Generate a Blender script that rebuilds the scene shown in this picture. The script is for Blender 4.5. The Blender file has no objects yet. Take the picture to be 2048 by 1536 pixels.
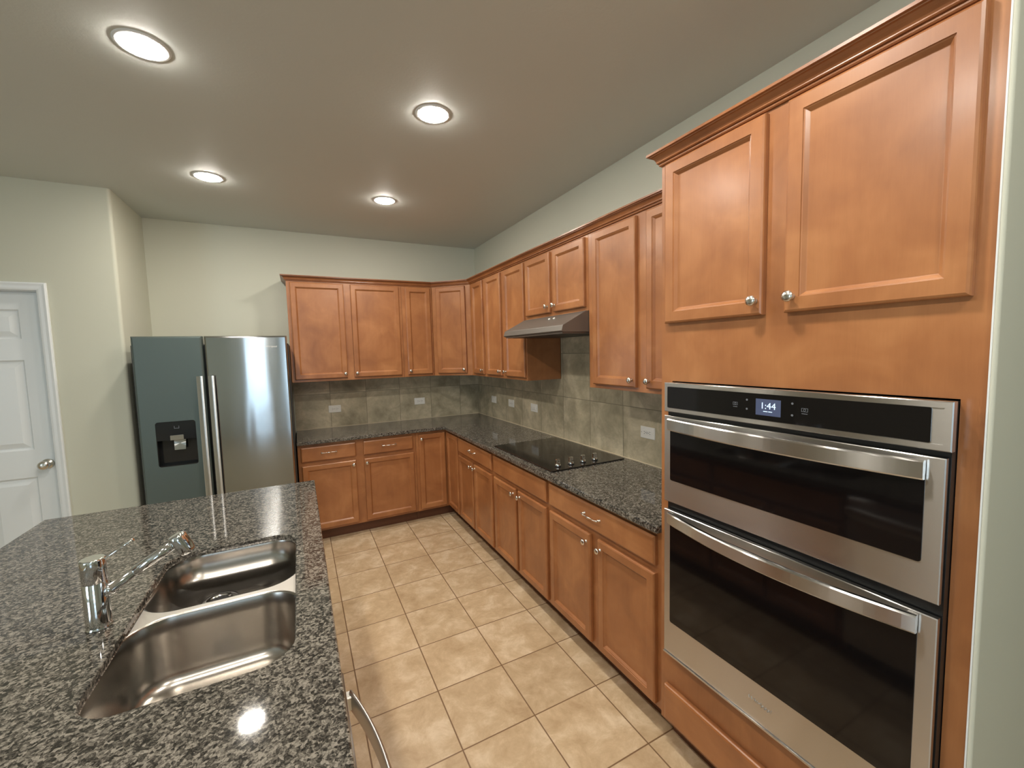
import bpy, bmesh, math, random
from mathutils import Vector, Matrix
S = bpy.context.scene
COL = S.collection
PI = math.pi

# ------------------------------------------------------------------ camera
CAM_F, CAM_YAW, CAM_PITCH, CAM_ROLL = 832.577, 0.473606, -0.077439, -0.026412
CAM_LOC = Vector((-1.8837, -4.5447, 1.6272))
_F = Vector((math.sin(CAM_YAW)*math.cos(CAM_PITCH), math.cos(CAM_YAW)*math.cos(CAM_PITCH), math.sin(CAM_PITCH)))
_r0 = Vector((math.cos(CAM_YAW), -math.sin(CAM_YAW), 0)); _u0 = _r0.cross(_F)
_R = _r0*math.cos(CAM_ROLL) + _u0*math.sin(CAM_ROLL); _U = _R.cross(_F)
cd = bpy.data.cameras.new('camera'); cam = bpy.data.objects.new('camera', cd); COL.objects.link(cam)
cd.sensor_fit = 'HORIZONTAL'; cd.sensor_width = 36.0; cd.lens = CAM_F/2048*36.0
cd.clip_start = 0.02; cd.clip_end = 100
cam.matrix_world = Matrix(((_R.x,_U.x,-_F.x,CAM_LOC.x),(_R.y,_U.y,-_F.y,CAM_LOC.y),(_R.z,_U.z,-_F.z,CAM_LOC.z),(0,0,0,1)))
S.camera = cam
# ------------------------------------------------------------------ world, exposure, daylight
S.view_settings.view_transform = 'Standard'; S.view_settings.look = 'None'
S.view_settings.gamma = 1.0; S.view_settings.use_curve_mapping = False
S.view_settings.exposure = 0.10
W = bpy.data.worlds.new('sky'); S.world = W; W.use_nodes = True
wb = W.node_tree.nodes['Background']; wb.inputs[0].default_value = (0.62, 0.80, 1.0, 1); wb.inputs[1].default_value = 1.0
LIGHT_STRENGTH = 255.0
LIGHT_COLOR = (1.0, 0.93, 0.835)
def daylight(name, loc, rot, sx, sy, power, color=(0.70, 0.87, 1.0)):
    l = bpy.data.lights.new(name, 'AREA'); l.shape = 'RECTANGLE'; l.size = sx; l.size_y = sy
    l.energy = power; l.color = color
    o = bpy.data.objects.new(name, l); COL.objects.link(o); o.location = loc; o.rotation_euler = rot
    return o
ROOM_Y, ROOM_X = -9.5, -6.6
daylight('window_daylight', (-2.82, ROOM_Y-0.12, 1.35), (PI/2, 0, 0), 0.55, 1.7, 10, (0.60, 0.82, 1.0))
daylight('window_daylight', (-1.95, ROOM_Y-0.12, 1.35), (PI/2, 0, 0), 0.6, 1.7, 10, (0.60, 0.82, 1.0))
daylight('window_daylight', (ROOM_X-0.12, -6.4, 1.35), (PI/2, 0, -PI/2), 2.2, 1.7, 75)

# ------------------------------------------------------------------ helpers
ORG = {}
class MB:
    """collects shapes; build() links them as ONE mesh object"""
    def __init__(s): s.v = []; s.f = []; s.sm = []
    def add(s, vs, fs, smooth=False, fn=None):
        b = len(s.v)
        s.v += [Vector(fn(*p)) if fn else Vector(p) for p in vs]
        for f in fs: s.f.append([b+i for i in f]); s.sm.append(smooth)
        return s
    def box(s, a, b, fn=None, bev=0.0):
        (x0,y0,z0),(x1,y1,z1) = [[f(p,q) for p,q in zip(a,b)] for f in (min,max)]
        if bev <= 0:
            vs = [(x,y,z) for z in (z0,z1) for y in (y0,y1) for x in (x0,x1)]
            return s.add(vs, [(0,2,3,1),(4,5,7,6),(0,1,5,4),(2,6,7,3),(0,4,6,2),(1,3,7,5)], False, fn)
        c = bev
        L = lambda i, z: [(x0+i,y0+i+0*c,z),(x1-i,y0+i,z),(x1-i,y1-i,z),(x0+i,y1-i,z)]
        return s.loft([L(c,z0), L(0,z0+c), L(0,z1-c), L(c,z1)], fn=fn)
    def loft(s, loops, closed=True, caps=(True,True), smooth=False, fn=None):
        n = len(loops[0]); vs = [p for l in loops for p in l]; fs = []
        for k in range(len(loops)-1):
            for i in range(n if closed else n-1):
                j = (i+1) % n
                fs.append((k*n+i, k*n+j, (k+1)*n+j, (k+1)*n+i))
        if caps[0]: fs.append(tuple(range(n-1,-1,-1)))
        if caps[1]: fs.append(tuple((len(loops)-1)*n+i for i in range(n)))
        b = len(s.f)
        s.add(vs, fs, smooth, fn)
        if smooth:
            if caps[0]: s.sm[b+len(fs)-1-(1 if caps[1] else 0)] = False
            if caps[1]: s.sm[-1] = False
        return s
    def panel(s, u0, u1, z0, z1, prof, fn, rad=0.0, seg=4):
        """stack of rectangles (u,z) given as (inset, depth); fn maps (u,d,z)"""
        loops = []
        for ins, d in prof:
            loops.append([(u,d,z) for u,z in rrect(u0+ins,u1-ins,z0+ins,z1-ins,max(rad-ins,0) if rad else 0,seg)])
        return s.loft(loops, fn=fn)
    def tube(s, pts, rad, seg=16, caps=True):
        pts = [Vector(p) for p in pts]; n = len(pts)
        rads = rad if isinstance(rad,(list,tuple)) else [rad]*n
        t0 = (pts[1]-pts[0]).normalized()
        ref = Vector((0,0,1)) if abs(t0.z) < .9 else Vector((1,0,0))
        a = t0.cross(ref).normalized(); loops = []
        for i in range(n):
            t = (pts[min(i+1,n-1)]-pts[max(i-1,0)]).normalized()
            a = (a - t*a.dot(t)).normalized(); b = t.cross(a)
            loops.append([pts[i]+(a*math.cos(2*PI*k/seg)+b*math.sin(2*PI*k/seg))*rads[i] for k in range(seg)])
        return s.loft(loops, caps=(caps,caps), smooth=True)
    def lathe(s, origin, axis, prof, seg=32, caps=(True,True), smooth=True):
        o = Vector(origin); ax = Vector(axis).normalized()
        ref = Vector((0,0,1)) if abs(ax.z) < .9 else Vector((1,0,0))
        a = ax.cross(ref).normalized(); b = ax.cross(a)
        return s.loft([[o+ax*h+(a*math.cos(2*PI*k/seg)+b*math.sin(2*PI*k/seg))*max(r,1e-5) for k in range(seg)] for r,h in prof], caps=caps, smooth=smooth)
    def sweep(s, path, prof, fn=None):
        """closed profile (out, z) swept along a plan polyline, mitred; out is to the LEFT of travel"""
        P = [Vector(p) for p in path]; n = len(P); loops = []
        for i in range(n):
            d1 = (P[i]-P[i-1]).normalized() if i else (P[1]-P[0]).normalized()
            d2 = (P[i+1]-P[i]).normalized() if i < n-1 else d1
            n1 = Vector((-d1.y,d1.x)); n2 = Vector((-d2.y,d2.x))
            m = (n1+n2).normalized(); m = m/ max(m.dot(n1),.2)
            loops.append([(P[i].x+m.x*o, P[i].y+m.y*o, z) for o,z in prof])
        return s.loft(loops)
    def build(s, name, mat, parent=None, bevel=0.0, auto=None, subd=0):
        o0 = ORG.get(parent, Vector((0,0,0))) if parent else Vector((0,0,0))
        me = bpy.data.meshes.new(name)
        me.from_pydata([tuple(v-o0) for v in s.v], [], s.f)
        me.polygons.foreach_set('use_smooth', s.sm)
        bm = bmesh.new(); bm.from_mesh(me)
        bmesh.ops.recalc_face_normals(bm, faces=bm.faces)
        bm.to_mesh(me); bm.free()
        me.materials.append(mat)
        o = bpy.data.objects.new(name, me); COL.objects.link(o)
        if parent: o.parent = parent
        ORG[o] = o0
        if bevel:
            m = o.modifiers.new('bevel','BEVEL'); m.width = bevel; m.segments = 2; m.limit_method = 'ANGLE'; m.angle_limit = math.radians(40)
        return o
def rrect(x0,x1,y0,y1,r,seg=4):
    if r <= 1e-6: return [(x0,y0),(x1,y0),(x1,y1),(x0,y1)]
    out = []
    for cx,cy,a in ((x1-r,y0+r,-PI/2),(x1-r,y1-r,0),(x0+r,y1-r,PI/2),(x0+r,y0+r,PI)):
        for k in range(seg+1):
            t = a+PI/2*k/seg; out.append((cx+r*math.cos(t), cy+r*math.sin(t)))
    return out
def thing(name, loc, label, cat, group=None):
    o = bpy.data.objects.new(name, None); COL.objects.link(o); o.location = loc; o.empty_display_size = .05
    o['label'] = label; o['category'] = cat
    if group: o['group'] = group
    ORG[o] = Vector(loc); return o
def tag(o, label, cat, group=None):
    o['label'] = label; o['category'] = cat
    if group: o['group'] = group
    return o
def struct(o): o['kind'] = 'structure'; return o
# wall frames: u runs left to right as seen from the room, d is the distance out from the wall
def FB(u,d,z): return (u,-d,z)          # back wall
def FR(u,d,z): return (-d,-u,z)         # right wall, u = -Y
def FI(u,d,z): return (-1.87+d,u,z)     # island aisle side
DG = 0.70710678
def FD(u,d,z):                          # diagonal corner: u 0..0.4285 along the face, d out from the face
    return (-.62+u*DG-d*DG, -.317-u*DG-d*DG, z)
def text_mesh(txt, size, name, mat, parent, M, extrude=.0006, shear=0.0, space=1.0):
    c = bpy.data.curves.new(name,'FONT'); c.body = txt; c.size = size; c.extrude = extrude; c.align_x='CENTER'; c.align_y='CENTER'; c.shear = shear
    c.space_character = space
    t = bpy.data.objects.new('tmp', c); COL.objects.link(t)
    bpy.context.view_layer.update()
    me = bpy.data.meshes.new_from_object(t.evaluated_get(bpy.context.evaluated_depsgraph_get()))
    bpy.data.objects.remove(t); bpy.data.curves.remove(c)
    o0 = ORG[parent]
    me.transform(Matrix.Translation(-o0) @ M); me.name = name
    me.materials.clear(); me.materials.append(mat)
    o = bpy.data.objects.new(name, me); COL.objects.link(o); o.parent = parent; ORG[o] = o0
    return o
def basis(loc, x, y, z):
    x,y,z = Vector(x),Vector(y),Vector(z); l = Vector(loc)
    return Matrix(((x.x,y.x,z.x,l.x),(x.y,y.y,z.y,l.y),(x.z,y.z,z.z,l.z),(0,0,0,1)))

# ------------------------------------------------------------------ materials
class NT:
    def __init__(s, name):
        s.m = bpy.data.materials.new(name); s.m.use_nodes = True; s.t = s.m.node_tree
        s.p = s.t.nodes['Principled BSDF']
    def n(s, typ, **kw):
        nd = s.t.nodes.new(typ)
        for k,v in kw.items(): setattr(nd,k,v)
        return nd
    def l(s, a, b): s.t.links.new(a,b)
    def setp(s, **kw):
        for k,v in kw.items():
            s.p.inputs[k.replace('_',' ')].default_value = v
    def coords(s, scale=(1,1,1), loc=(0,0,0), rand=False):
        tc = s.n('ShaderNodeTexCoord'); mp = s.n('ShaderNodeMapping')
        mp.inputs['Scale'].default_value = scale; mp.inputs['Location'].default_value = loc
        if rand:
            oi = s.n('ShaderNodeObjectInfo'); ad = s.n('ShaderNodeVectorMath', operation='ADD')
            sc = s.n('ShaderNodeVectorMath', operation='SCALE'); sc.inputs[3].default_value = 37.0
            cb = s.n('ShaderNodeCombineXYZ')
            for i in range(3): s.l(oi.outputs['Random'], cb.inputs[i])
            s.l(cb.outputs[0], sc.inputs[0]); s.l(tc.outputs['Object'], ad.inputs[0]); s.l(sc.outputs[0], ad.inputs[1])
            s.l(ad.outputs[0], mp.inputs[0])
        else: s.l(tc.outputs['Object'], mp.inputs[0])
        return mp.outputs[0]
    def noise(s, vec, scale, detail=3, rough=.5, dist=0):
        n = s.n('ShaderNodeTexNoise'); n.inputs['Scale'].default_value = scale; n.inputs['Detail'].default_value = detail
        n.inputs['Roughness'].default_value = rough; n.inputs['Distortion'].default_value = dist
        s.l(vec, n.inputs['Vector']); return n.outputs['Fac']
    def ramp(s, fac, stops, interp='LINEAR'):
        r = s.n('ShaderNodeValToRGB'); r.color_ramp.interpolation = interp; e = r.color_ramp.elements
        while len(e) < len(stops): e.new(.5)
        for el,(p,c) in zip(e,stops): el.position = p; el.color = (*c,1)
        s.l(fac, r.inputs[0]); return r.outputs[0]
    def mix(s, fac, a, b, mode='MIX'):
        m = s.n('ShaderNodeMix', data_type='RGBA', blend_type=mode)
        for sock,val in ((m.inputs[0],fac),(m.inputs[6],a),(m.inputs[7],b)):
            if isinstance(val,(int,float)): sock.default_value = val
            elif isinstance(val,tuple): sock.default_value = (*val,1)
            else: s.l(val,sock)
        return m.outputs[2]
    def math(s, op, a, b=None):
        m = s.n('ShaderNodeMath', operation=op)
        for i,v in enumerate((a,b)):
            if v is None: continue
            if isinstance(v,(int,float)): m.inputs[i].default_value = v
            else: s.l(v,m.inputs[i])
        return m.outputs[0]
    def bump(s, h, strength, dist):
        b = s.n('ShaderNodeBump'); b.inputs['Strength'].default_value = strength; b.inputs['Distance'].default_value = dist
        s.l(h,b.inputs['Height']); s.l(b.outputs[0], s.p.inputs['Normal'])
def srgb(r,g,b):
    f = lambda c: c/12.92 if c <= .04045 else ((c+.055)/1.055)**2.4
    return tuple(f(c/255) for c in (r,g,b))
def plain(name, col, rough=.5, metal=0.0, **kw):
    n = NT(name); n.setp(Base_Color=(*col,1), Roughness=rough, Metallic=metal, **kw); return n.m
def paint(name, col, rough=.6, scale=140, dist=.0006):
    n = NT(name); n.setp(Base_Color=(*col,1), Roughness=rough)
    v = n.coords(); n.bump(n.noise(v,scale,2), .35, dist); return n.m
WOODS = (srgb(146,93,55), srgb(164,107,64), srgb(182,125,78))
def wood(name, axis, base=WOODS):
    n = NT(name)
    st = [11,11,11]; st[axis] = 0.9
    v = n.coords(tuple(st), rand=True)
    grain = n.noise(v, 3.2, 5, .6, .4)
    fine = n.noise(n.coords(tuple(4*x for x in st), rand=True), 6.0, 3, .6)
    blotch = n.noise(n.coords((1,1,1), rand=True), 4.5, 3, .55, .6)
    base_c = n.ramp(blotch, [(.25,base[0]),(.5,base[1]),(.75,base[2])])
    g = n.ramp(grain, [(.3,(.80,.76,.72)),(.55,(1,1,1)),(.75,(1.0,1.0,1.0))])
    c = n.mix(.30, base_c, g, 'MULTIPLY')
    f = n.ramp(fine, [(.35,(.90,.88,.86)),(.6,(1,1,1))])
    c = n.mix(.3, c, f, 'MULTIPLY')
    n.l(c, n.p.inputs['Base Color'])
    n.setp(Roughness=.36, Coat_Weight=.35, Coat_Roughness=.22)
    n.bump(fine, .06, .001)
    return n.m
def steel(name, col=(.60,.59,.57), rough=.24, aniso=1.0, rot=.25, vertical=False, wobble=False):
    n = NT(name); n.setp(Base_Color=(*col,1), Metallic=1.0, Roughness=rough, Anisotropic=aniso, Anisotropic_Rotation=rot)
    st = (400,400,2.0) if vertical else (2.0,2.0,400)
    f = n.noise(n.coords(st), 1.0, 2)
    r = n.n('ShaderNodeMapRange'); r.inputs[3].default_value = rough-.01; r.inputs[4].default_value = rough+.02
    n.l(f, r.inputs[0]); n.l(r.outputs[0], n.p.inputs['Roughness'])
    if wobble: n.bump(n.noise(n.coords((9,9,.9)),1.0,1), .05, .012)
    tg = n.n('ShaderNodeTangent'); tg.direction_type = 'RADIAL'; tg.axis = 'Z'; n.l(tg.outputs[0], n.p.inputs['Tangent'])
    return n.m
def granite(name):
    n = NT(name)
    co = n.coords(); wob = n.n('ShaderNodeVectorMath', operation='ADD')
    nz = n.n('ShaderNodeTexNoise'); nz.inputs['Scale'].default_value = 90; nz.inputs['Detail'].default_value = 2
    n.l(co, nz.inputs['Vector'])
    sc = n.n('ShaderNodeVectorMath', operation='SCALE'); sc.inputs[3].default_value = .008
    n.l(nz.outputs['Color'], sc.inputs[0]); n.l(co, wob.inputs[0]); n.l(sc.outputs[0], wob.inputs[1])
    def vor(scale):
        v = n.n('ShaderNodeTexVoronoi'); v.inputs['Scale'].default_value = scale; n.l(wob.outputs[0], v.inputs['Vector'])
        sp = n.n('ShaderNodeSeparateColor'); n.l(v.outputs['Color'], sp.inputs[0]); return sp.outputs[0]
    a, b = vor(150), vor(300)
    cl = n.noise(co, 26, 3, .6)
    mixv = n.math('ADD', n.math('MULTIPLY', a, .48), n.math('ADD', n.math('MULTIPLY', b, .30), n.math('MULTIPLY', cl, .32)))
    c = n.ramp(mixv, [(.25,(.018,.017,.015)),(.41,(.038,.035,.030)),(.52,(.078,.071,.060)),(.64,(.135,.124,.104)),(.80,(.245,.225,.19))])
    n.l(c, n.p.inputs['Base Color']); n.setp(Roughness=.05, IOR=1.5)
    return n.m
def tiled(name, size, off, axes, grout, tones, gw, rough, mscale, bumpd=.0012):
    """square tiles; axes = the two object axes they run along"""
    n = NT(name); co = n.coords(); sx = n.n('ShaderNodeSeparateXYZ'); n.l(co, sx.inputs[0])
    ds, ids = [], []
    for a,o in zip(axes,off):
        t = n.math('DIVIDE', n.math('SUBTRACT', sx.outputs[a], o), size)
        fr = n.math('FRACT', t); ids.append(n.math('FLOOR', t))
        ds.append(n.math('MINIMUM', fr, n.math('SUBTRACT', 1.0, fr)))
    d = n.math('MULTIPLY', n.math('MINIMUM', ds[0], ds[1]), size)
    mr = n.n('ShaderNodeMapRange'); mr.inputs[1].default_value = gw*.35; mr.inputs[2].default_value = gw*.75
    n.l(d, mr.inputs[0]); mask = mr.outputs[0]
    cb = n.n('ShaderNodeCombineXYZ'); n.l(ids[0], cb.inputs[0]); n.l(ids[1], cb.inputs[1])
    wn = n.n('ShaderNodeTexWhiteNoise'); n.l(cb.outputs[0], wn.inputs['Vector'])
    sh = n.n('ShaderNodeVectorMath', operation='SCALE'); sh.inputs[3].default_value = 9.0; n.l(wn.outputs['Color'], sh.inputs[0])
    ad = n.n('ShaderNodeVectorMath', operation='ADD'); n.l(co, ad.inputs[0]); n.l(sh.outputs[0], ad.inputs[1])
    f = n.noise(ad.outputs[0], mscale, 5, .68, .35)
    c = n.ramp(f, tones)
    f2 = n.noise(ad.outputs[0], mscale*5, 3, .6)
    c = n.mix(.35, c, n.ramp(f2,[(.3,(.86,.84,.80)),(.7,(1,1,1))]), 'MULTIPLY')
    var = n.math('ADD', .95, n.math('MULTIPLY', wn.outputs['Value'], .09))
    vc = n.n('ShaderNodeCombineColor')
    for i in range(3): n.l(var, vc.inputs[i])
    c = n.mix(1.0, c, vc.outputs[0], 'MULTIPLY')
    c = n.mix(mask, grout, c); n.l(c, n.p.inputs['Base Color'])
    n.setp(Roughness=rough)
    h = n.math('ADD', mask, n.math('MULTIPLY', f, .15)); n.bump(h, .5, bumpd)
    return n.m
def emit(name, col, strength):
    n = NT(name); n.setp(Base_Color=(0.02,0.02,0.02,1), Emission_Color=(*col,1), Emission_Strength=strength, Roughness=.3); return n.m

M_WALL = paint('wall_paint', srgb(205,206,189))
M_CEIL = paint('ceiling_paint', srgb(211,216,211), scale=90, dist=.001)
M_WHITE = paint('white_trim_paint', srgb(232,237,238), .35, 60, .0001)
M_WV, M_WH, M_WHX = wood('stained_maple_upright', 2), wood('stained_maple_crosswise', 1), wood('stained_maple_lengthwise', 0)
M_CROWN, M_CROWNX = [wood('crown_shaded_maple', a, (srgb(126,76,42), srgb(142,88,50), srgb(156,100,58))) for a in (1,0)]  # same maple, darkened: shade on the down-facing molding put into the colour
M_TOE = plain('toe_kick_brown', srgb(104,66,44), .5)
M_STEEL = steel('brushed_steel')
M_STEELF = steel('fridge_steel', (.52,.53,.53), .13, 1.0, wobble=True)
M_FILM = plain('film_covered_steel', srgb(99,111,108), .42, .55)
M_HOOD = plain('hood_enamelled_steel', (.20,.182,.160), .45, .6)
M_SINK = plain('sink_steel', (.46,.43,.39), .24, 1.0)
M_CHROME = plain('chrome', (.82,.83,.84), .06, 1.0)
M_SATIN = plain('satin_steel', (.70,.68,.64), .34, 1.0)
M_NICKEL = plain('satin_nickel', (.72,.69,.63), .24, 1.0)
M_GRAN = granite('speckled_granite')
M_FLOOR = tiled('floor_tile', .342, (-1.373,-2.678), (0,1), srgb(120,92,64), [(.28,srgb(178,152,118)),(.5,srgb(200,176,142)),(.68,srgb(222,202,172))], .005, .34, 8.0)
TB = [(.30,srgb(146,137,113)),(.5,srgb(182,171,144)),(.70,srgb(220,207,178))]
M_BSB = tiled('backsplash_tile_back', .3445, (-1.6135,.9125), (0,2), srgb(132,124,104), TB, .004, .42, 4.0, .0006)
M_BSR = tiled('backsplash_tile_right', .3445, (-.0565,.9125), (1,2), srgb(132,124,104), TB, .004, .42, 4.0, .0006)
M_CAULK = plain('caulk', srgb(214,200,172), .5)
M_BLACK = plain('black_enamel', (.008,.008,.008), .35)
M_GLASS = plain('black_oven_glass', (.006,.005,.005), .06, 0, IOR=1.42)
M_COOK = plain('black_ceramic_glass', (.010,.009,.008), .07)
M_DARK = plain('dark_grey_case', srgb(52,52,52), .45)
M_PLAST = plain('white_plastic', srgb(232,230,222), .35)
M_SLOT = plain('slot_black', (.02,.02,.02), .6)
M_LENS = emit('lamp_lens', LIGHT_COLOR, LIGHT_STRENGTH)
M_SCREEN = emit('oven_screen', srgb(70,80,108), .9)
M_DIGIT = emit('screen_digits', srgb(205,232,255), 1.5)
M_ICON = emit('panel_icon', (.75,.78,.80), .16)

# ------------------------------------------------------------------ room shell
H = 2.816
WL, WD = -2.963, -.667
struct(MB().box((ROOM_X-.2,ROOM_Y-.2,-.1),(2.75,.2,0)).build('floor', M_FLOOR))
struct(MB().box((ROOM_X-.2,ROOM_Y-.2,H),(2.75,.2,H+.1)).build('ceiling', M_CEIL))
struct(MB().box((WL-.12,0,0),(.2,.15,H)).build('wall_back', M_WALL))
struct(MB().box((0,-4.237,0),(.15,0,H)).build('wall_right', M_WALL))
# side return beside the fridge and the wall with the white door (bullnose corner between them)
DX0, DX1, DZ = -4.196, -3.376, 2.106
c = [(WL,0,)]; r_ = .02
pts = [(WL-.11,.0),(WL,.0)] + [(WL-r_+r_*math.cos(t), WD+r_+r_*math.sin(t)) for t in [-k*PI/12 for k in range(0,7)]]
pts += [(DX1,WD),(DX1,WD+.11),(WL-.11,WD+.11)]
mb = MB().loft([[(x,y,z) for x,y in pts] for z in (0,H)])
mb.box((ROOM_X,WD,0),(DX0,WD+.11,H)); mb.box((DX0,WD,DZ),(DX1,WD+.11,H))
struct(mb.build('wall_left', M_WALL))
struct(MB().box((ROOM_X-.15,ROOM_Y,0),(ROOM_X,-7.5,H)).box((ROOM_X-.15,-5.3,0),(ROOM_X,WD+.11,H)).box((ROOM_X-.15,-7.5,0),(ROOM_X,-5.3,.5)).box((ROOM_X-.15,-7.5,2.2),(ROOM_X,-5.3,H)).build('wall_far_left', M_WALL))
mb = MB()
for x0,x1 in ((ROOM_X,-3.1),(-2.54,-2.25),(-1.65,2.6)): mb.box((x0,ROOM_Y-.15,0),(x1,ROOM_Y,H))
for x0,x1 in ((-3.1,-2.54),(-2.25,-1.65)): mb.box((x0,ROOM_Y-.15,0),(x1,ROOM_Y,.5)); mb.box((x0,ROOM_Y-.15,2.2),(x1,ROOM_Y,H))
struct(mb.build('wall_front', M_WALL))
def window(name, fn, u0, u1):
    mb = MB(); f = .05
    for a,b,c_,d_ in ((u0,u0+f,.5,2.2),(u1-f,u1,.5,2.2),(u0+f,u1-f,.5,.5+f),(u0+f,u1-f,2.2-f,2.2),(u0+f,u1-f,1.33,1.37)):
        mb.box((a,.02,c_),(b,.07,d_), fn)
    o = struct(mb.build(name, M_WHITE))
    MB().box((u0-.03,-.04,.46),(u1+.03,.0,.5), fn).build('window_sill', M_WHITE, o)
window('window_1', lambda u,d,z:(u,ROOM_Y-d,z), -3.1, -2.54)
window('window_2', lambda u,d,z:(u,ROOM_Y-d,z), -2.25, -1.65)
window('window_3', lambda u,d,z:(ROOM_X-d,u,z), -7.5, -5.3)
# wall end beside the oven cabinet, turning the corner to the passage on the right
EX = 2.6
r_ = .007
pts = [(EX,-4.2365),(-.630+.003,-4.2365)] + [(-.630+r_-r_*math.cos(t),-4.238-r_*math.sin(t)) for t in [k*PI/12 for k in range(0,7)]] + [(EX,-4.245)]
struct(MB().loft([[(x,y,z) for x,y in pts] for z in (0,H)]).build('wall_near_right', M_WALL))
struct(MB().box((EX,ROOM_Y-.15,0),(EX+.15,-4.245,H)).build('wall_far_right', M_WALL))
struct(MB().box((-.6275,-4.2365,0),(-.6205,-4.2335,2.30)).build('trim_1', M_WHITE))
# baseboards
bp = [(0,0),(.014,0),(.014,.08),(.008,.095),(0,.098)]
struct(MB().sweep([(-3.318,WD),(WL,WD)][::-1], bp).build('baseboard_left', M_WHITE))
struct(MB().sweep([(WL,WD+.02),(WL,-.01)][::-1], bp).build('baseboard_back', M_WHITE))

# white six-panel door with casing
def FW(u,d,z): return (u,WD-d,z)
d0 = -.05
door = MB().box((DX0+.004,d0-.035,.012),(DX1-.004,d0-.012,DZ-.004), FW)
cols = [(DX0+.115,DX0+.355),(DX1-.355,DX1-.113)]; rows = [(.25,.87),(1.055,1.657),(1.795,1.988)]
us = [DX0+.004,cols[0][0],cols[0][1],cols[1][0],cols[1][1],DX1-.004]; zs = [.012]+[z for r in rows for z in r]+[DZ-.004]
for i in range(5):
    for k in range(7):
        if i in (1,3) and k in (1,3,5):
            door.panel(us[i],us[i+1],zs[k],zs[k+1],[(0,d0-.012),(0,d0),(.010,d0-.011),(.016,d0-.0115),(.050,d0-.002)],FW)
        else: door.box((us[i],d0-.012,zs[k]),(us[i+1],d0,zs[k+1]), FW)
door = struct(door.build('door_1', M_WHITE))
mb = MB()
prof = [(.052,-.003),(.052,.014),(.044,.018),(.030,.014),(.014,.012),(.004,.009),(0,.004),(0,-.003)]
loops = []
for (x,z,sx,sz) in ((DX1,0,1,0),(DX1,DZ,1,1),(DX0,DZ,-1,1),(DX0,0,-1,0)):
    loops.append([FW(x+sx*o,d,z+sz*o) for o,d in prof])
mb.loft(loops)
mb.box((DX1-.003,-.105,0),(DX1+.0,-.002,DZ),FW); mb.box((DX0,-.105,0),(DX0+.003,-.002,DZ),FW); mb.box((DX0,-.105,DZ-.003),(DX1,-.002,DZ),FW)
mb.build('door_casing', M_WHITE, door)
k = MB().lathe((-3.433,WD-d0,.951),(0,-1,0),[(.034,0),(.034,.006),(.028,.010),(.012,.012),(.012,.030),(.020,.034),(.0285,.044),(.031,.054),(.029,.064),(.020,.071),(.006,.0735)])
k.build('door_knob', M_NICKEL, door)
MB().box((DX1-.006,d0-.030,.915),(DX1-.0032,d0+.002,.985),FW).build('latch_plate', plain('dark_bronze',(.06,.055,.05),.4,1.0), door)

# ------------------------------------------------------------------ backsplash
BS = .008
o = tag(MB().box((-1.932,.001,.915),(-.009,BS,1.399),FB).build('backsplash', M_BSB), 'taupe square tile backsplash running along the back wall', 'backsplash')
MB().box((-1.932,BS,.9145),(-.010,BS+.004,.919),FB).build('caulk_line', M_CAULK, o)
mb = MB().box((.010,.001,.915),(3.366,BS,1.399),FR); mb.box((1.757,.001,1.3995),(2.518,BS,1.74),FR)
o = tag(mb.build('backsplash', M_BSR), 'taupe square tile backsplash along the right wall, rising behind the cooktop', 'backsplash')
MB().box((.012,BS,.9145),(3.366,BS+.004,.919),FR).build('caulk_line', M_CAULK, o)

# ------------------------------------------------------------------ cabinet kit
DT = .022
def knob(parent, fn, u, d, z):
    o = Vector(fn(u,d,z)); ax = Vector(fn(u,d+1,z))-o
    return MB().lathe(o, ax, [(.0085,0),(.0085,.002),(.0055,.004),(.0055,.012),(.009,.015),(.0145,.018),(.0158,.022),(.0150,.0255),(.0105,.0285),(.004,.0298)], 20).build('knob', M_NICKEL, parent)
def pull(parent, fn, u, d, z, L=.138):
    mb = MB(); pts, rad = [], []
    N = 24
    for i in range(N+1):
        t = -1+2*i/N
        pts.append(Vector(fn(u+t*L/2*.94, d+.026-.006*abs(t)**3 + .002*math.cos(3*PI*t), z)))
        rad.append(.0030+.0030*math.exp(-(t/.16)**2)+.0024*math.exp(-((abs(t)-.93)/.10)**2))
    mb.tube(pts, rad, 10)
    for s in (-1,1):
        o = Vector(fn(u+s*L/2*.86,d,z)); ax = Vector(fn(u,d+1,z))-Vector(fn(u,d,z))
        mb.lathe(o, ax, [(.0075,0),(.0075,.002),(.0045,.005),(.0045,.022)], 12)
    return mb.build('handle', M_NICKEL, parent)
def cab_door(parent, fn, u0, u1, z0, z1, d, kn=None, stile=.045, slab=False, mat=None):
    """recessed-panel door; d = face frame distance; kn = (u, z) of its knob"""
    mb = MB(); f = d+DT
    if slab: prof = [(0,d+.001),(0,f-.007),(.003,f-.003),(.009,f)]
    else: prof = [(0,d+.001),(0,f-.007),(.002,f-.003),(.007,f),(stile-.004,f),(stile-.003,f-.003),(stile,f-.004),(stile+.008,f-.0125),(stile+.0095,f-.013)]
    mb.panel(u0,u1,z0,z1,prof,fn)
    o = mb.build('drawer' if slab else 'door', mat or M_WV, parent)
    if kn: knob(o, fn, kn[0], f, kn[1])
    return o
UB, UT, UD = 1.40, 2.306, .317       # upper cabinets: bottom, top, depth
def upper(label, fn, u0, u1, doors, z0=UB, ud=UD):
    c = Vector(fn((u0+u1)/2,.0,z0))
    t = thing('upper_cabinet', c, label, 'cabinet')
    MB().box((u0+.0008,.009 if z0<1.5 else .002,z0),(u1-.0008,ud,UT),fn).build('body', M_WV, t, bevel=.0012)
    for d in doors: cab_door(t, fn, d[0], d[1], z0+.024, 2.294, ud, d[2] if len(d)>2 else None)
    return t
KZ = 1.463
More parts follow.
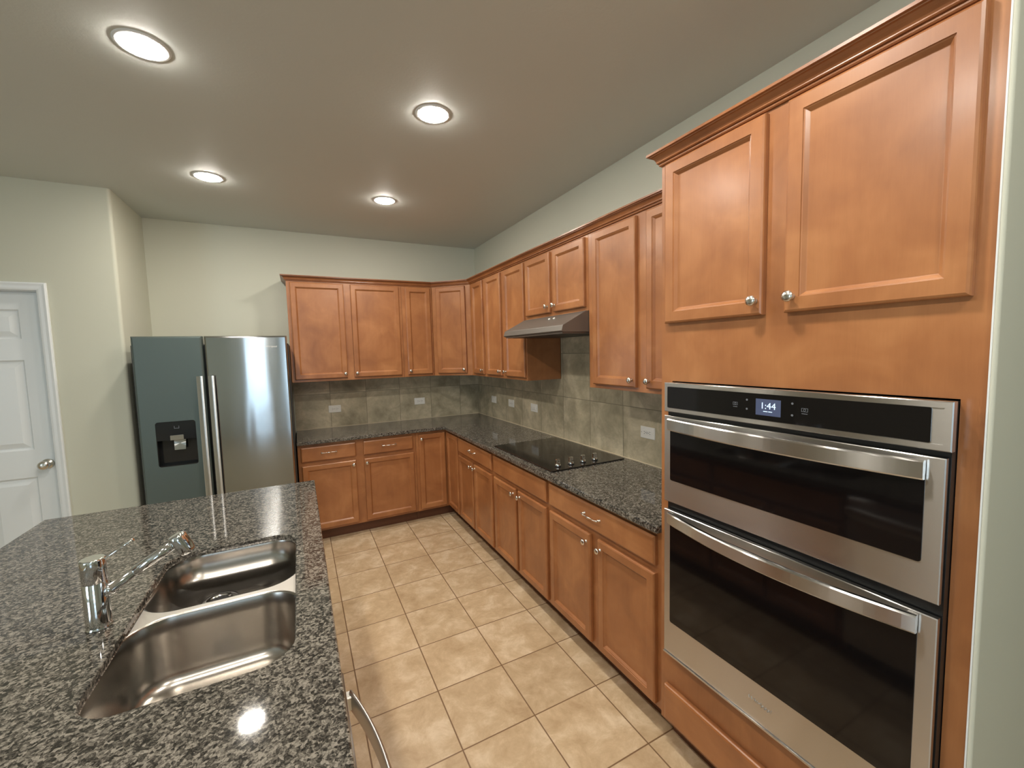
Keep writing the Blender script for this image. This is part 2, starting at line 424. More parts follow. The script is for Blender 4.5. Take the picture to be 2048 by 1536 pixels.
upper('two-door maple wall cabinet right of the refrigerator', FB, -1.937, -.93, [(-1.909,-1.466,(-1.486,KZ)),(-1.405,-.957,(-1.382,KZ))])
upper('narrow single-door maple wall cabinet left of the diagonal corner cabinet', FB, -.93, -.622, [(-.894,-.642,(-.872,KZ))])
# diagonal corner wall cabinet
t = thing('corner_wall_cabinet', (-.3,-.3,UB), 'diagonal single-door maple wall cabinet filling the room corner', 'cabinet')
pts = [(-.0095,-.0095),(-.0095,-.619),(-.317,-.619),(-.619,-.317),(-.619,-.0095)]
MB().loft([[(x,y,z) for x,y in pts] for z in (UB,UT)]).build('body', M_WV, t, bevel=.0012)
cab_door(t, FD, .052, .376, UB+.024, 2.294, 0, (.352,KZ))
upper('slim single-door maple wall cabinet just right of the diagonal corner cabinet', FR, .622, .985, [(.70,.953,(.93,KZ))])
upper('two-door maple wall cabinet left of the range hood', FR, .985, 1.755, [(1.02,1.335,(1.312,KZ)),(1.402,1.743,(1.424,KZ))])
t = upper('short two-door maple wall cabinet directly above the range hood', FR, 1.755, 2.522, [(1.778,2.113,(2.09,1.93)),(2.157,2.498,(2.18,1.93))], z0=1.862)
upper('tall two-door maple wall cabinet between range hood and oven cabinet', FR, 2.522, 3.366, [(2.575,2.925,(2.902,KZ)),(2.998,3.34,(3.02,KZ))])
CP = [(-.002,2.3062),(.006,2.3062),(.0085,2.3095),(.009,2.313),(.007,2.3155),(.013,2.3165),(.0155,2.3195),(.015,2.3225),(.017,2.3275),(.0215,2.3345),(.0285,2.340),(.034,2.3415),(.034,2.344),(.041,2.346),(.041,2.354),(-.002,2.354)]
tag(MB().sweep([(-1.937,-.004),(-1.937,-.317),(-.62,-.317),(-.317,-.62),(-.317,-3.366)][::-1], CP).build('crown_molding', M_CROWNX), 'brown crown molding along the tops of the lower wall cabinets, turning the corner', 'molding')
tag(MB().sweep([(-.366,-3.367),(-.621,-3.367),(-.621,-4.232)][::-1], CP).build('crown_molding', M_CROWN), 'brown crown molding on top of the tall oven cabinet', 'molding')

# base cabinets
BD, KD, BT = .605, .535, .8812
def base_body(t, fn, u0, u1, bd=BD, kd=KD):
    MB().box((u0+.0006,.010,.102),(u1-.0006,bd,BT),fn).build('body', M_WV, t, bevel=.0012)
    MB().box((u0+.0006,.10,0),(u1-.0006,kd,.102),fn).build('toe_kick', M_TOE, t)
def base(label, fn, u0, u1):
    t = thing('base_cabinet', fn((u0+u1)/2,BD/2,0), label, 'cabinet'); base_body(t,fn,u0,u1); return t
MD = {FB: M_WHX, FR: M_WH}
def drawer(t, fn, u0, u1, z0, z1, handle=True, d=BD):
    o = cab_door(t, fn, u0, u1, z0, z1, d, slab=True, mat=MD[fn])
    if handle: pull(o, fn, (u0+u1)/2, d+DT, (z0+z1)/2+.006)
    return o
DZ0, DZ1, RZ0, RZ1 = .122, .696, .73, .856
t = base('maple base cabinet with two drawers above two doors, right of refrigerator', FB, -1.93, -.921)
drawer(t,FB,-1.905,-1.465,RZ0,RZ1); drawer(t,FB,-1.399,-.951,RZ0,RZ1)
cab_door(t,FB,-1.903,-1.467,DZ0,DZ1,BD,(-1.489,.659)); cab_door(t,FB,-1.397,-.946,DZ0,DZ1,BD,(-1.376,.658))
t = thing('corner_base_cabinet', (-.45,-.45,0), 'maple corner base cabinet with two tall narrow doors meeting in the inner corner', 'cabinet')
MB().loft([[(x,y,z) for x,y in ((-.92,-.01),(-.92,-.605),(-.605,-.605),(-.605,-.9635),(-.01,-.9635),(-.01,-.01))] for z in (.102,BT)]).build('body', M_WV, t, bevel=.0012)
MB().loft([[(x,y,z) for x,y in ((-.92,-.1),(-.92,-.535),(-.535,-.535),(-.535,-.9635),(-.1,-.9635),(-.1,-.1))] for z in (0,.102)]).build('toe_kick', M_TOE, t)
cab_door(t,FB,-.893,-.634,DZ0,RZ1,BD,(-.871,.813)); cab_door(t,FR,.634,.938,DZ0,RZ1,BD)
t = base('maple base cabinet left of the cooktop, one drawer over two doors', FR, .965, 1.722)
drawer(t,FR,.966,1.697,RZ0,RZ1); cab_door(t,FR,.972,1.312,DZ0,DZ1,BD,(1.285,.662)); cab_door(t,FR,1.338,1.70,DZ0,DZ1,BD,(1.367,.662))
t = base('maple base cabinet under the cooktop, plain false drawer over two doors', FR, 1.722, 2.503)
drawer(t,FR,1.742,2.483,RZ0,RZ1,False); cab_door(t,FR,1.742,2.092,DZ0,DZ1,BD,(2.064,.661)); cab_door(t,FR,2.128,2.483,DZ0,DZ1,BD,(2.158,.661))
t = base('maple base cabinet between cooktop and ovens, one drawer over two doors', FR, 2.503, 3.365)
drawer(t,FR,2.520,3.332,RZ0,RZ1); cab_door(t,FR,2.523,2.901,DZ0,DZ1,BD,(2.875,.652)); cab_door(t,FR,2.962,3.332,DZ0,DZ1,BD,(2.985,.650))

# tall oven cabinet (hollow where the ovens sit)
OD, OU0, OU1 = .621, 3.367, 4.232
t = thing('oven_cabinet', (-.31,-3.8,0), 'tall maple oven cabinet with two upper doors around the stainless double oven', 'cabinet')
mb = MB()
mb.box((OU0,.005,.102),(OU0+.022,OD,UT),FR); mb.box((OU1-.022,.005,.102),(OU1,OD,UT),FR)
mb.box((OU0+.022,.005,.102),(OU1-.022,.02,UT),FR)
mb.box((OU0+.022,.02,.102),(OU1-.022,OD,.434),FR)
mb.box((OU0+.022,.02,1.500),(OU1-.022,OD,UT),FR)
mb.box((OU0+.022,OD-.02,.434),(OU0+.052,OD,1.5),FR); mb.box((OU1-.038,OD-.02,.434),(OU1-.022,OD,1.5),FR)
mb.build('body', M_WV, t)
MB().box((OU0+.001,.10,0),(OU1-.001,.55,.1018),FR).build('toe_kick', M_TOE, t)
cab_door(t,FR,3.396,3.769,1.718,2.297,OD,(3.749,1.761)); cab_door(t,FR,3.831,4.205,1.718,2.297,OD,(3.855,1.761))
drawer(t,FR,3.398,4.20,.128,.272,False,OD)

# ------------------------------------------------------------------ countertops
def inset_poly(P, r):
    out = []; n = len(P)
    for i in range(n):
        a,b,c = Vector(P[i-1]),Vector(P[i]),Vector(P[(i+1)%n])
        d1,d2 = (b-a).normalized(),(c-b).normalized()
        n1,n2 = Vector((-d1.y,d1.x)),Vector((-d2.y,d2.x)); m = (n1+n2); m = m/max(m.dot(n1),.2)
        out.append(b+m*r)
    return out
def slab(P, z0, z1, hole=None, zh=None):
    """stone slab from a counter-clockwise plan outline with softened arrises and an optional hole"""
    bm = bmesh.new(); r = .005
    prof = [(r,z0),(r*.3,z0+r*.3),(0,z0+r),(0,z1-r),(r*.3,z1-r*.3),(r,z1)]
    loops = [[bm.verts.new((p.x,p.y,z)) for p in inset_poly(P,ins)] for ins,z in prof]
    n = len(P)
    for a,b in zip(loops,loops[1:]):
        for i in range(n): bm.faces.new((a[i],a[(i+1)%n],b[(i+1)%n],b[i]))
    def cap(outer, inner):
        es = []
        for L in (outer,inner):
            if not L: continue
            for i in range(len(L)):
                e = bm.edges.get((L[i],L[(i+1)%len(L)])) or bm.edges.new((L[i],L[(i+1)%len(L)])); es.append(e)
        bmesh.ops.triangle_fill(bm, edges=es, use_beauty=True)
    hl = None
    if hole:
        zh = zh or z0
        hp = [(.002,zh),(.0,zh+.002),(0,z1-.003),(-.001,z1-.001),(-.003,z1)]
        hl = []
        for ins,z in hp: hl.append([bm.verts.new((x,y,z)) for x,y in hole(ins)])
        for a,b in zip(hl,hl[1:]):
            m = len(a)
            for i in range(m): bm.faces.new((a[i],b[i],b[(i+1)%m],a[(i+1)%m]))
    cap(loops[0], hl[0] if hl else None); cap(loops[-1], hl[-1] if hl else None)
    bmesh.ops.recalc_face_normals(bm, faces=bm.faces)
    mb = MB(); bm.verts.index_update()
    mb.v = [v.co.copy() for v in bm.verts]; mb.f = [[v.index for v in f.verts] for f in bm.faces]; mb.sm = [False]*len(mb.f)
    bm.free(); return mb
CZ0, CZ1 = .882, .914
P = [(-1.932,-.009),(-1.932,-.648),(-.645,-.648),(-.645,-3.3655),(-.009,-3.3655),(-.009,-.009)]
tag(slab(P,CZ0,CZ1).build('countertop', M_GRAN), 'L-shaped speckled granite countertop along the back and right walls', 'countertop')
SX0,SX1,SY0,SY1 = -2.337,-1.930,-3.462,-2.655
P = [(-2.962,-4.42),(-1.836,-4.42),(-1.836,-1.898),(-2.962,-1.898)]
tag(slab(P,CZ0,CZ1,lambda i: rrect(SX0+i,SX1-i,SY0+i,SY1-i,.085,10),.893).build('island_countertop', M_GRAN), 'speckled granite island countertop with the sink cutout in the foreground', 'countertop')

# ------------------------------------------------------------------ island base + dishwasher
t = thing('island_cabinet', (-2.2,-3.0,0), 'maple island base carrying the sink countertop', 'cabinet')
mb = MB()
mb.box((-2.60,-3.495,.102),(-1.89,-3.485,BT))
mb.box((-2.60,-4.36,.102),(-1.87,-4.115,BT)); mb.box((-1.89,-3.485,.102),(-1.87,-1.96,BT)); mb.box((-2.60,-3.485,.102),(-1.89,-1.96,.12))
mb.build('body', M_WV, t)
MB().box((-2.62,-4.36,.0),(-2.60,-1.94,BT)).box((-2.60,-1.96,.0),(-1.87,-1.94,BT)).build('painted_panel', M_WALL, t)
MB().box((-2.60,-3.48,0),(-1.94,-1.96,.102)).build('toe_kick', M_TOE, t)
for a,b in ((-2.34,-1.985),(-2.72,-2.365),(-3.09,-2.745),(-3.47,-3.115)):
    cab_door(t,FI,a,b,DZ0,DZ1,0,((a+.022) if a in (-2.34,-3.09) else (b-.022),.66))
for a,b in ((-2.72,-1.985),(-3.47,-2.745)): cab_door(t,FI,a,b,RZ0,RZ1,0,slab=True,mat=M_WH)
t = thing('dishwasher', (-2.15,-3.805,0), 'stainless dishwasher with bowed bar handle under the island counter edge', 'dishwasher')
MB().box((-2.45,-4.105,.10),(-1.862,-3.505,.868)).build('body', M_DARK, t)
MB().box((-2.40,-4.10,0),(-1.93,-3.51,.0995)).build('toe_kick', M_BLACK, t)
MB().panel(-4.103,-3.507,.115,.870,[(0,.009),(0,.036),(.003,.0395),(.006,.0405)],FI).build('door', M_STEEL, t)
mb = MB(); loops = []
N = 28
for i in range(N+1):
    s = -1+2*i/N; y = -3.805-s*.285; out = .012+.046*(1-s*s)
    w = .010; hh = .027
    loops.append([(-1.8295+out+w*math.cos(a)*(1 if math.cos(a)>0 else .4), y, .800+hh*math.sin(a)) for a in [2*PI*k/14 for k in range(14)]])
mb.loft(loops, smooth=True)
for s in (-1,1): mb.box((-1.8295,-3.805+s*.285-.012,.782),(-1.812,-3.805+s*.285+.012,.818), bev=.003)
mb.build('handle', M_SATIN, t)

# ------------------------------------------------------------------ double-bowl sink
t = thing('sink', (-2.14,-3.05,.67), 'stainless undermount double-bowl sink set in the island countertop', 'sink')
bx0,bx1 = -2.349,-1.921
bowls = [(-3.028,-2.602),(-3.468,-3.056)]
bm = bmesh.new(); ZF = .889
outer = [bm.verts.new((x,y,ZF)) for x,y in rrect(bx0-.02,bx1+.02,-3.480,-2.582,.09,8)]
es = [bm.edges.new((outer[i],outer[(i+1)%len(outer)])) for i in range(len(outer))]
def bowl_loop(y0,y1,ins,z,r): return [(x,y,z) for x,y in rrect(bx0+ins,bx1-ins,y0+ins,y1-ins,r,10)]
for y0,y1 in bowls:
    L = [bm.verts.new(p) for p in bowl_loop(y0,y1,-.004,ZF,.112)]
    es += [bm.edges.new((L[i],L[(i+1)%len(L)])) for i in range(len(L))]
bmesh.ops.triangle_fill(bm, edges=es, use_beauty=True); bm.verts.index_update()
mb = MB(); mb.v = [v.co.copy() for v in bm.verts]; mb.f = [[v.index for v in f.verts] for f in bm.faces]; mb.sm = [False]*len(mb.f); bm.free()
mb.build('rim', plain('sink_rim_steel',(.66,.63,.58),.42,1.0), t)
for y0,y1 in bowls:
    zb = .757 if y1 > -2.9 else .687; k_ = (ZF-zb)/(ZF-.687); q_ = 2.3 if y1 > -2.9 else 1.0
    prof = [(-.004,ZF,.112),(-.001,ZF-.001,.110),(.0015,ZF-.005,.108),(.003,ZF-.05,.106),(.010,.742,.100),(.013,.722,.097),(.020,.706,.092),(.032,.695,.084),(.048,.690,.070),(.12,.687,.040)]
    b = MB().loft([bowl_loop(y0,y1,i*(q_ if z < .73 and i < .1 else 1),ZF-(ZF-z)*k_,r) for i,z,r in prof], caps=(False,True), smooth=True).build('bowl', M_SINK, t)
    cx, cy = ((-2.185,-2.765) if y1 > -2.9 else (-2.16,(y0+y1)/2))
    dr = MB().lathe((cx,cy,zb+.0005),(0,0,1),[(.030,0),(.030,.001),(.044,.0035),(.056,.0035),(.058,.001),(.058,0)],28,(False,False))
    dr.build('drain_ring', M_CHROME, b)
    dk = MB().lathe((cx,cy,zb+.0008),(0,0,1),[(.032,0),(.032,.0006)],24)
    for k in range(6): dk.lathe((cx+.018*math.cos(k*PI/3),cy+.018*math.sin(k*PI/3),zb+.001),(0,0,1),[(.004,0),(.004,.002)],8)
    dk.build('drain_strainer', M_DARK, b)

# ------------------------------------------------------------------ faucet
FX, FY = -2.403, -3.068
t = thing('faucet', (FX,FY,CZ1), 'chrome single-lever kitchen faucet behind the sink on the island', 'faucet')
MB().lathe((FX,FY,CZ1+.0005),(0,0,1),[(.0285,0),(.0285,.002),(.0268,.004),(.0265,.006),(.0265,.124),(.0258,.1255),(.0258,.1265),(.0265,.128),(.0265,.186),(.0255,.190),(.0235,.1912)],40).build('body', M_CHROME, t)
a0 = Vector((FX+.020,FY,1.006)); a1 = Vector((-2.226,FY,1.1045))
dv = (a1-a0).normalized()
MB().tube([a0,a0+dv*.020,a0+dv*.0205,a0+dv*.075,a0+dv*.0755,a0+dv*.0775,a0+dv*.078,a1], [.0170,.0170,.0140,.0140,.0133,.0133,.0140,.0140], 24).build('spout', M_CHROME, t)
h0 = Vector((-2.224,FY,1.130)); hx = Vector((.026,0,-.058)).normalized()
MB().lathe(h0, hx, [(.012,0),(.0185,.0015),(.0215,.006),(.0225,.016),(.0225,.040),(.0210,.054),(.0195,.063),(.0150,.065),(.0140,.062)],28).build('spray_head', M_CHROME, t)
MB().tube([(FX+.018,FY,CZ1+.176),(FX+.030,FY,CZ1+.187),(FX+.064,FY,CZ1+.2085),(FX+.065,FY,CZ1+.209),(FX+.087,FY,CZ1+.2235)],[.0042,.0032,.0028,.0038,.0042],12).build('lever', M_CHROME, t)

# ------------------------------------------------------------------ cooktop
t = thing('cooktop', (-.32,-2.114,CZ1), 'black glass electric cooktop with four chrome knobs set in the counter', 'cooktop')
MB().panel(1.709,2.518,.040,.598,[(0,.9146),(0,.9186),(.0015,.9208),(.004,.9216)],lambda u,z,d:(-d,-u,z),rad=.010) .build('glass_top', M_COOK, t)
M_BURN = plain('burner_print',(.035,.034,.033),.2)
for u,d,r in ((1.90,.43,.105),(1.90,.19,.075),(2.24,.43,.075),(2.24,.19,.105)):
    MB().lathe((-d,-u,.9217),(0,0,1),[(r,0),(r,.0002),(r+.0015,.0002),(r+.0015,0)],48,(False,False)).build('burner_ring', M_BURN, t)
for d in (.508,.412,.320,.228):
    kx = MB().lathe((-d,-2.447,.9217),(0,0,1),[(.0175,.003),(.018,.006),(.0165,.014),(.015,.016),(.004,.0165)],28)
    kx.loft([[(-d+sx*.0135*q,-2.447+sy*.0048*q,.9217+z) for sx,sy in ((-1,-1),(1,-1),(1,1),(-1,1))] for z,q in ((.015,1.0),(.043,1.0),(.046,.8))])
    ko = kx.build('knob', M_CHROME, t)
    MB().lathe((-d,-2.447,.9217),(0,0,1),[(.020,0),(.020,.003)],24).build('knob_base', M_BLACK, ko)

# ------------------------------------------------------------------ range hood
t = thing('range_hood', (-.25,-2.135,1.73), 'slanted stainless under-cabinet range hood above the cooktop', 'range hood')
hp = [(.010,1.735),(.505,1.735),(.515,1.742),(.505,1.772),(.502,1.776),(.335,1.861),(.010,1.861)]
MB().loft([[FR(u,d,z) for d,z in hp] for u in (1.757,2.519)]).build('shell', M_HOOD, t, bevel=.0015)
MB().box((1.770,.02,1.726),(2.506,.500,1.7345),FR).build('bottom_lip', M_HOOD, t)
MB().box((1.80,.05,1.724),(2.476,.46,1.7258),FR).build('grease_filter', M_DARK, t)
for u in (2.205,2.262):
    sl = Vector((-.167,0,-.085)).normalized(); nn = Vector((-.085,0,.167)).normalized()
    o = Vector(FR(u,.395,1.8308))
    MB().lathe(o, nn, [(.0085,-.001),(.0085,.006),(.0070,.008),(.003,.0085)], 16).build('button', M_PLAST, t)

# ------------------------------------------------------------------ refrigerator
t = thing('refrigerator', (-2.42,-.43,0), 'side-by-side stainless refrigerator with dispenser in the left door', 'refrigerator')
FY0 = -.86
def FF(u,d,z): return (u,FY0-d,z)
MB().box((-2.900,-.785,.02),(-1.940,-.06,1.74),bev=.004).build('case', M_DARK, t)
MB().box((-2.88,-.83,.0),(-1.96,-.70,.0195)).box((-2.88,-.80,.02),(-1.96,-.786,.055)).build('base_grille', M_BLACK, t)
MB().box((-2.875,-.83,1.7405),(-2.80,-.72,1.765),bev=.005).build('hinge_cover', M_DARK, t); MB().box((-2.03,-.83,1.7405),(-1.955,-.72,1.765),bev=.005).build('hinge_cover', M_DARK, t)
LX0,LX1,RX0,RX1 = -2.879,-2.486,-2.473,-1.949
ZD0,ZD1 = .06,1.797
rd = MB().panel(RX0,RX1,ZD0,ZD1,[(0,-.070),(0,-.012),(.004,-.004),(.012,0)],FF).build('right_door', M_STEELF, t)
# left door with the dispenser opening
dx0,dx1,dz0,dz1 = -2.790,-2.562,.881,1.200
bm = bmesh.new()
def lp(pts): return [bm.verts.new(p) for p in pts]
def rct(i,d): return [FF(u,d,z) for u,z in rrect(LX0+i,LX1-i,ZD0+i,ZD1-i,0)]
Ls = [lp(rct(0,-.070)),lp(rct(0,-.012)),lp(rct(.004,-.004)),lp(rct(.012,0))]
for a,b in zip(Ls,Ls[1:]):
    for i in range(4): bm.faces.new((a[i],a[(i+1)%4],b[(i+1)%4],b[i]))
bm.faces.new(Ls[0][::-1])
hole = [FF(u,0,z) for u,z in rrect(dx0,dx1,dz0,dz1,.018,6)]
hl0 = lp(hole); hl1 = lp([(x,y+.004,z) for x,y,z in hole])
for i in range(len(hl0)): bm.faces.new((hl0[i],hl0[(i+1)%len(hl0)],hl1[(i+1)%len(hl0)],hl1[i]))
es = []
for L in (Ls[-1],hl0):
    for i in range(len(L)): es.append(bm.edges.get((L[i],L[(i+1)%len(L)])) or bm.edges.new((L[i],L[(i+1)%len(L)])))
bmesh.ops.triangle_fill(bm, edges=es, use_beauty=True); bm.verts.index_update()
mb = MB(); mb.v = [v.co.copy() for v in bm.verts]; mb.f = [[v.index for v in f.verts] for f in bm.faces]; mb.sm = [False]*len(mb.f); bm.free()
ld = mb.build('left_door', M_FILM, t); ld['label'] = 'dull grey-green left door'
# dispenser: glossy control fascia over a recess
M_FASC = plain('dispenser_black',(.012,.013,.015),.12)
zr = 1.068
dp = MB()
dp.loft([[FF(u,d,z) for u,z in rrect(dx0+.001,dx1-.001,zr,dz1-.001,.0)] for d in (-.03,-.002)])
dp.box((dx0+.001,-.066,dz0+.001),(dx1-.001,-.062,zr),FF); dp.box((dx0+.001,-.066,dz0+.001),(dx0+.004,-.002,zr),FF)
dp.box((dx1-.004,-.066,dz0+.001),(dx1-.001,-.002,zr),FF); dp.box((dx0+.001,-.066,dz0+.001),(dx1-.001,-.002,dz0+.006),FF)
dpo = dp.build('dispenser', M_FASC, ld)
MB().box((-2.712,-.03,1.066),(-2.636,.003,1.101),FF,bev=.002).build('ice_chute', M_STEEL, dpo)
MB().loft([[FF(u,d+k,z) for u,d,z in ((-2.700,-.040,1.062),(-2.632,-.040,1.062),(-2.634,-.025,.992),(-2.698,-.025,.992))] for k in (0,.004)]).build('paddle', M_STEEL, dpo)
mb = MB(); mb.box((-2.686,-.0019,1.148),(-2.658,-.0012,1.1505),FF); mb.box((-2.686,-.0019,1.150),(-2.684,-.0012,1.166),FF); mb.box((-2.660,-.0019,1.150),(-2.658,-.0012,1.166),FF)
mb.build('panel_icon', M_ICON, dpo)
def fr_handle(u0,u1,par,side):
    mb = MB(); zt,zb = 1.512,.36
    loops = []
    N = 24
    for i in range(N+1):
        s_ = i/N; z = zb+(zt-zb)*s_; bow = .046+.006*math.sin(PI*s_)
        loops.append([FF(u,bow+dd,z) for u,dd in [(u0+.003,-.013),(u1-.003,-.013),(u1,-.010)]+[((u0+u1)/2+(u1-u0)/2*q,-.0016*q*q) for q in [1-k/6 for k in range(13)]]+[(u0,-.010)]])
    mb.loft(loops)
    for z in (zb+.05,zt-.05): mb.box(((u0+u1)/2-.010,-.001,z-.02),((u0+u1)/2+.010,.034,z+.02),FF)
    return mb.build('handle', M_STEEL, par)
fr_handle(-2.528,-2.490,ld,-1); fr_handle(-2.461,-2.423,rd,1)
text_mesh('Whirlpool', .019, 'logo', M_PLAST, rd, basis(FF(-2.058,.0006,1.716),(1,0,0),(0,0,1),(0,-1,0)), .0005, .25)

# ------------------------------------------------------------------ wall oven with microwave
t = thing('wall_oven', (-.33,-3.81,.437), 'built-in stainless double wall oven with black glass and clock display', 'oven')
V = .665
MB().box((3.4215,.05,.439),(4.1925,.645,1.496),FR).build('body', M_BLACK, t)
pn = MB().panel(3.420,4.197,1.389,1.4975,[(0,.646),(0,V-.002),(.002,V),(.0145,V),(.0148,V-.0015)],FR)
pn = pn.build('control_panel', M_STEEL, t)
MB().panel(3.436,4.163,1.4045,1.4825,[(0,V-.0014),(0,V+.0003),(.0006,V+.0006)],FR,rad=.004).build('control_glass', M_GLASS, pn)
scr = MB().box((3.7725,V+.0007,1.4195),(3.8455,V+.0010,1.4680),FR).build('screen', M_SCREEN, pn)
text_mesh('1:44', .027, 'clock_digits', M_DIGIT, scr, basis(FR(3.809,V+.0012,1.4475),(0,-1,0),(0,0,1),(-1,0,0)), .0001)
mb = MB()
for a,b in ((3.7955,3.8085),(3.8105,3.8215)): mb.box((a,V+.0010,1.4305),(b,V+.0013,1.4325),FR)
mb.build('date_line', M_DIGIT, scr)
def icon_oven(u,z,w):
    mb = MB(); h = w*.62; e = .0010; d0_,d1_ = V+.0007,V+.0010
    mb.box((u-w/2,d0_,z-h/2),(u+w/2,d1_,z-h/2+e),FR); mb.box((u-w/2,d0_,z+h/2-e),(u+w/2,d1_,z+h/2),FR)
    mb.box((u-w/2,d0_,z-h/2),(u-w/2+e,d1_,z+h/2),FR); mb.box((u+w/2-e,d0_,z-h/2),(u+w/2,d1_,z+h/2),FR)
    mb.lathe(FR(u,V+.0007,z),(-1,0,0),[(.0024,0),(.0024,.0003),(.0034,.0003),(.0034,0)],14,(False,False))
    mb.box((u-w*.45,d0_,z-h/2-.006),(u+w*.45,d1_,z-h/2-.0043),FR)
    return mb.build('panel_icon', M_ICON, pn)
icon_oven(3.7065,1.4465,.0155); icon_oven(3.9085,1.4475,.0165)
for u,z in ((3.7445,1.4615),(3.7445,1.4335),(3.8765,1.4625),(3.8765,1.4295)):
    MB().lathe(FR(u,V+.0007,z),(-1,0,0),[(.0032,0),(.0032,.0003)],12).build('panel_icon', M_ICON, pn)
def oven_door(z0,z1,g0,g1,hz0,hz1,bow):
    d = MB().panel(3.420,4.190,z0,z1,[(0,.650),(0,V-.002),(.002,V)],FR).build('oven_door', M_STEEL, t)
    MB().panel(3.449,4.158,g0,g1,[(0,V+.0002),(0,V+.0010),(.001,V+.0016)],FR,rad=.007).build('window_glass', M_GLASS, d)
    mb = MB(); loops = []; N = 32
    for i in range(N+1):
        s_ = -1+2*i/N; u = 3.803+s_*.3555; out = V+.016+bow*(1-s_*s_)
        pr = [(out-.012,hz0),(out-.003,hz0),(out,hz0+.004),(out,hz1-.004),(out-.003,hz1),(out-.012,hz1)]
        loops.append([FR(u,dd,z) for dd,z in pr])
    mb.loft(loops)
    for s_ in (-1,1): mb.box((3.803+s_*.3455-.009,V,hz0+.002),(3.803+s_*.3455+.009,V+.010,hz1-.002),FR)
    mb.build('handle', M_STEEL, d)
    return d
oven_door(1.046,1.374,1.131,1.340,1.322,1.366,.032)
d = oven_door(.444,1.014,.573,.985,.966,1.009,.046)
text_mesh('Whirlpool', .0175, 'logo', M_STEEL, d, basis(FR(3.80,V+.001,.509),(0,-1,0),(0,0,1),(-1,0,0)), .0012, .25)
MB().panel(3.420,4.190,.4372,.4432,[(0,.640),(0,V+.004)],FR).build('bottom_trim', M_STEEL, t)

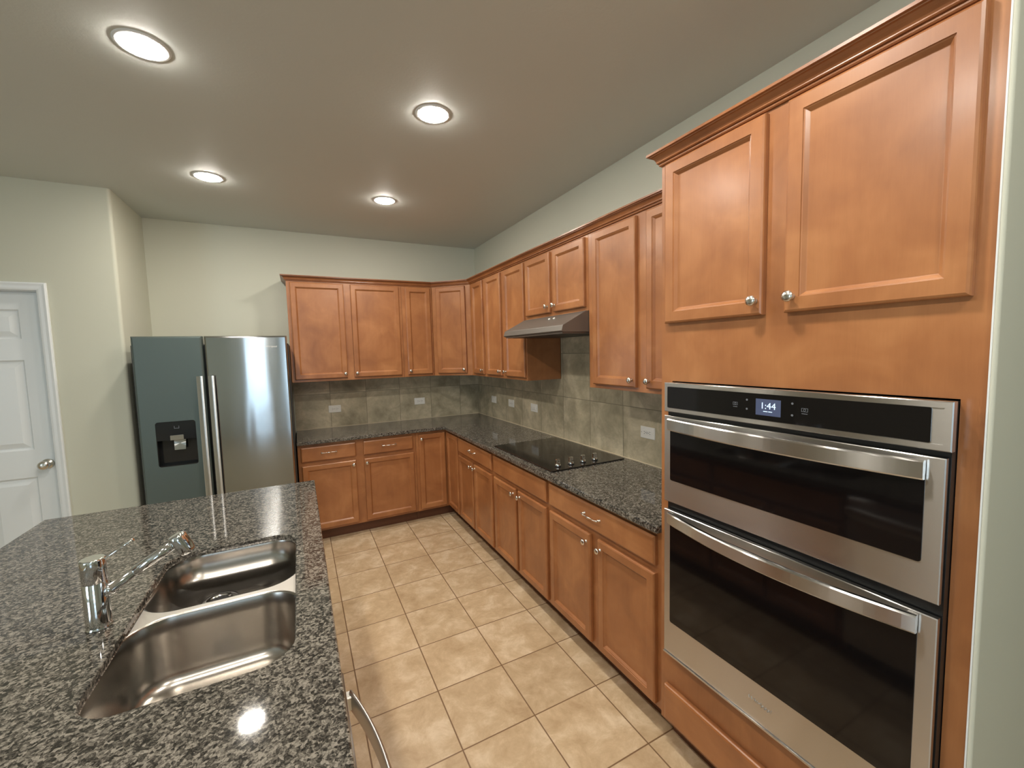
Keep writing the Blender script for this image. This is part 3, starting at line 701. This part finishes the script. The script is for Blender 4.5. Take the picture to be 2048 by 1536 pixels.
# ------------------------------------------------------------------ outlets and switches
def outlet(fn, u, z, label, kind='duplex', name='wall_outlet'):
    t = thing(name, fn(u,BS,z), label, 'outlet' if name=='wall_outlet' else 'switch', 'white cover plates on the backsplash')
    w,h = .116,.073
    MB().panel(u-w/2,u+w/2,z-h/2,z+h/2,[(0,BS+.0002),(0,BS+.003),(.003,BS+.0058)],fn,rad=.004).build('cover_plate', M_PLAST, t)
    d = BS+.006
    if kind == 'duplex':
        for s_ in (-1,1):
            r = MB().panel(u+s_*.0195-.0145,u+s_*.0195+.0145,z-.0165,z+.0165,[(0,d-.0004),(0,d+.0010),(.001,d+.0014)],fn,rad=.009).build('receptacle', M_PLAST, t)
            q = MB(); c_ = u+s_*.0195
            for zz,l in ((.0065,.0045),(-.0065,.0037)): q.box((c_-.006,d+.0013,z+zz-.0011),(c_-.006+2*l,d+.0017,z+zz+.0011),fn)
            q.lathe(fn(c_+.009,d+.0013,z),Vector(fn(0,1,0))-Vector(fn(0,0,0)),[(.0026,0),(.0026,.0004)],10)
            q.build('slots', M_SLOT, r)
    elif kind == 'gfci':
        r = MB().panel(u-.034,u+.034,z-.0165,z+.0165,[(0,d-.0004),(0,d+.0012),(.001,d+.0018)],fn,rad=.002).build('receptacle', M_PLAST, t)
        for s_ in (-1,1):
            q = MB(); c_ = u+s_*.022
            for zz in (.0065,-.0065): q.box((c_-.0045,d+.0016,z+zz-.0011),(c_+.0045,d+.0021,z+zz+.0011),fn)
            q.lathe(fn(c_-s_*.0085,d+.0016,z),Vector(fn(0,1,0))-Vector(fn(0,0,0)),[(.0026,0),(.0026,.0005)],10)
            q.build('slots', M_SLOT, r)
        MB().box((u-.0062,d+.0017,z-.007),(u-.0012,d+.0026,z+.007),fn).box((u+.0012,d+.0017,z-.007),(u+.0062,d+.0026,z+.007),fn).build('test_buttons', plain('grey_button',(.5,.5,.48),.4), r)
    else:
        MB().panel(u-.033,u+.033,z-.0165,z+.0165,[(0,d-.0004),(0,d+.002),(.001,d+.003)],fn,rad=.002).build('rocker', M_PLAST, t)
    for s_ in ((-1,1) if kind!='duplex' else (0,)):
        MB().lathe(fn(u+s_*.048,d-.0003,z),Vector(fn(0,1,0))-Vector(fn(0,0,0)),[(.0028,0),(.0026,.0007),(.001,.0009)],10).build('screw', M_NICKEL, t)
outlet(FB,-1.576,1.099,'white horizontal outlet on the back wall, nearest the refrigerator')
outlet(FB,-.710,1.111,'white horizontal outlet on the back wall, below the narrow wall cabinet')
outlet(FR,.450,1.115,'white cover plate on the right wall, closest to the room corner','rocker','wall_switch')
outlet(FR,.863,1.114,'middle of three white cover plates left of the cooktop on the right wall','duplex')
outlet(FR,1.315,1.117,'white cover plate on the right wall, nearest the range hood','rocker','wall_switch')
outlet(FR,2.687,1.112,'white outlet with two center buttons on the right wall beside the oven cabinet','gfci')

# ------------------------------------------------------------------ recessed ceiling lights
def can(x, y, label):
    t = thing('recessed_light', (x,y,H), label, 'ceiling light', 'round recessed lights in the kitchen ceiling')
    MB().lathe((x,y,H-.0003),(0,0,-1),[(.0705,.0),(.0705,.003),(.073,.0045),(.083,.003),(.087,.0)],40,(False,False)).build('trim_ring', M_WHITE, t)
    MB().lathe((x,y,H-.0006),(0,0,-1),[(.070,.0),(.070,.003),(.066,.0065),(.056,.0095),(.038,.0118),(.018,.0128),(.0,.013)],32,(True,False)).build('lens', M_LENS, t)
can(-2.335,-2.437,'lit round ceiling light nearest the camera, above the island sink')
can(-1.212,-2.449,'lit round ceiling light nearest the range hood side, in the nearer row')
can(-2.330,-1.152,'lit round ceiling light in front of the refrigerator')
can(-1.213,-1.165,'lit round ceiling light nearest the back wall corner cabinets')
can(-2.335,-3.72,'lit round ceiling light behind the camera view, over the island')
can(-1.212,-3.72,'lit round ceiling light in front of the oven cabinet, above the view')
can(-2.335,-5.0,'added unseen round ceiling fill light past the end of the island')  # added out of view as low fill on surfaces facing the camera
can(-1.212,-5.0,'added unseen round ceiling fill light past the oven cabinet')  # added fill too, brightens the wall end by the passage
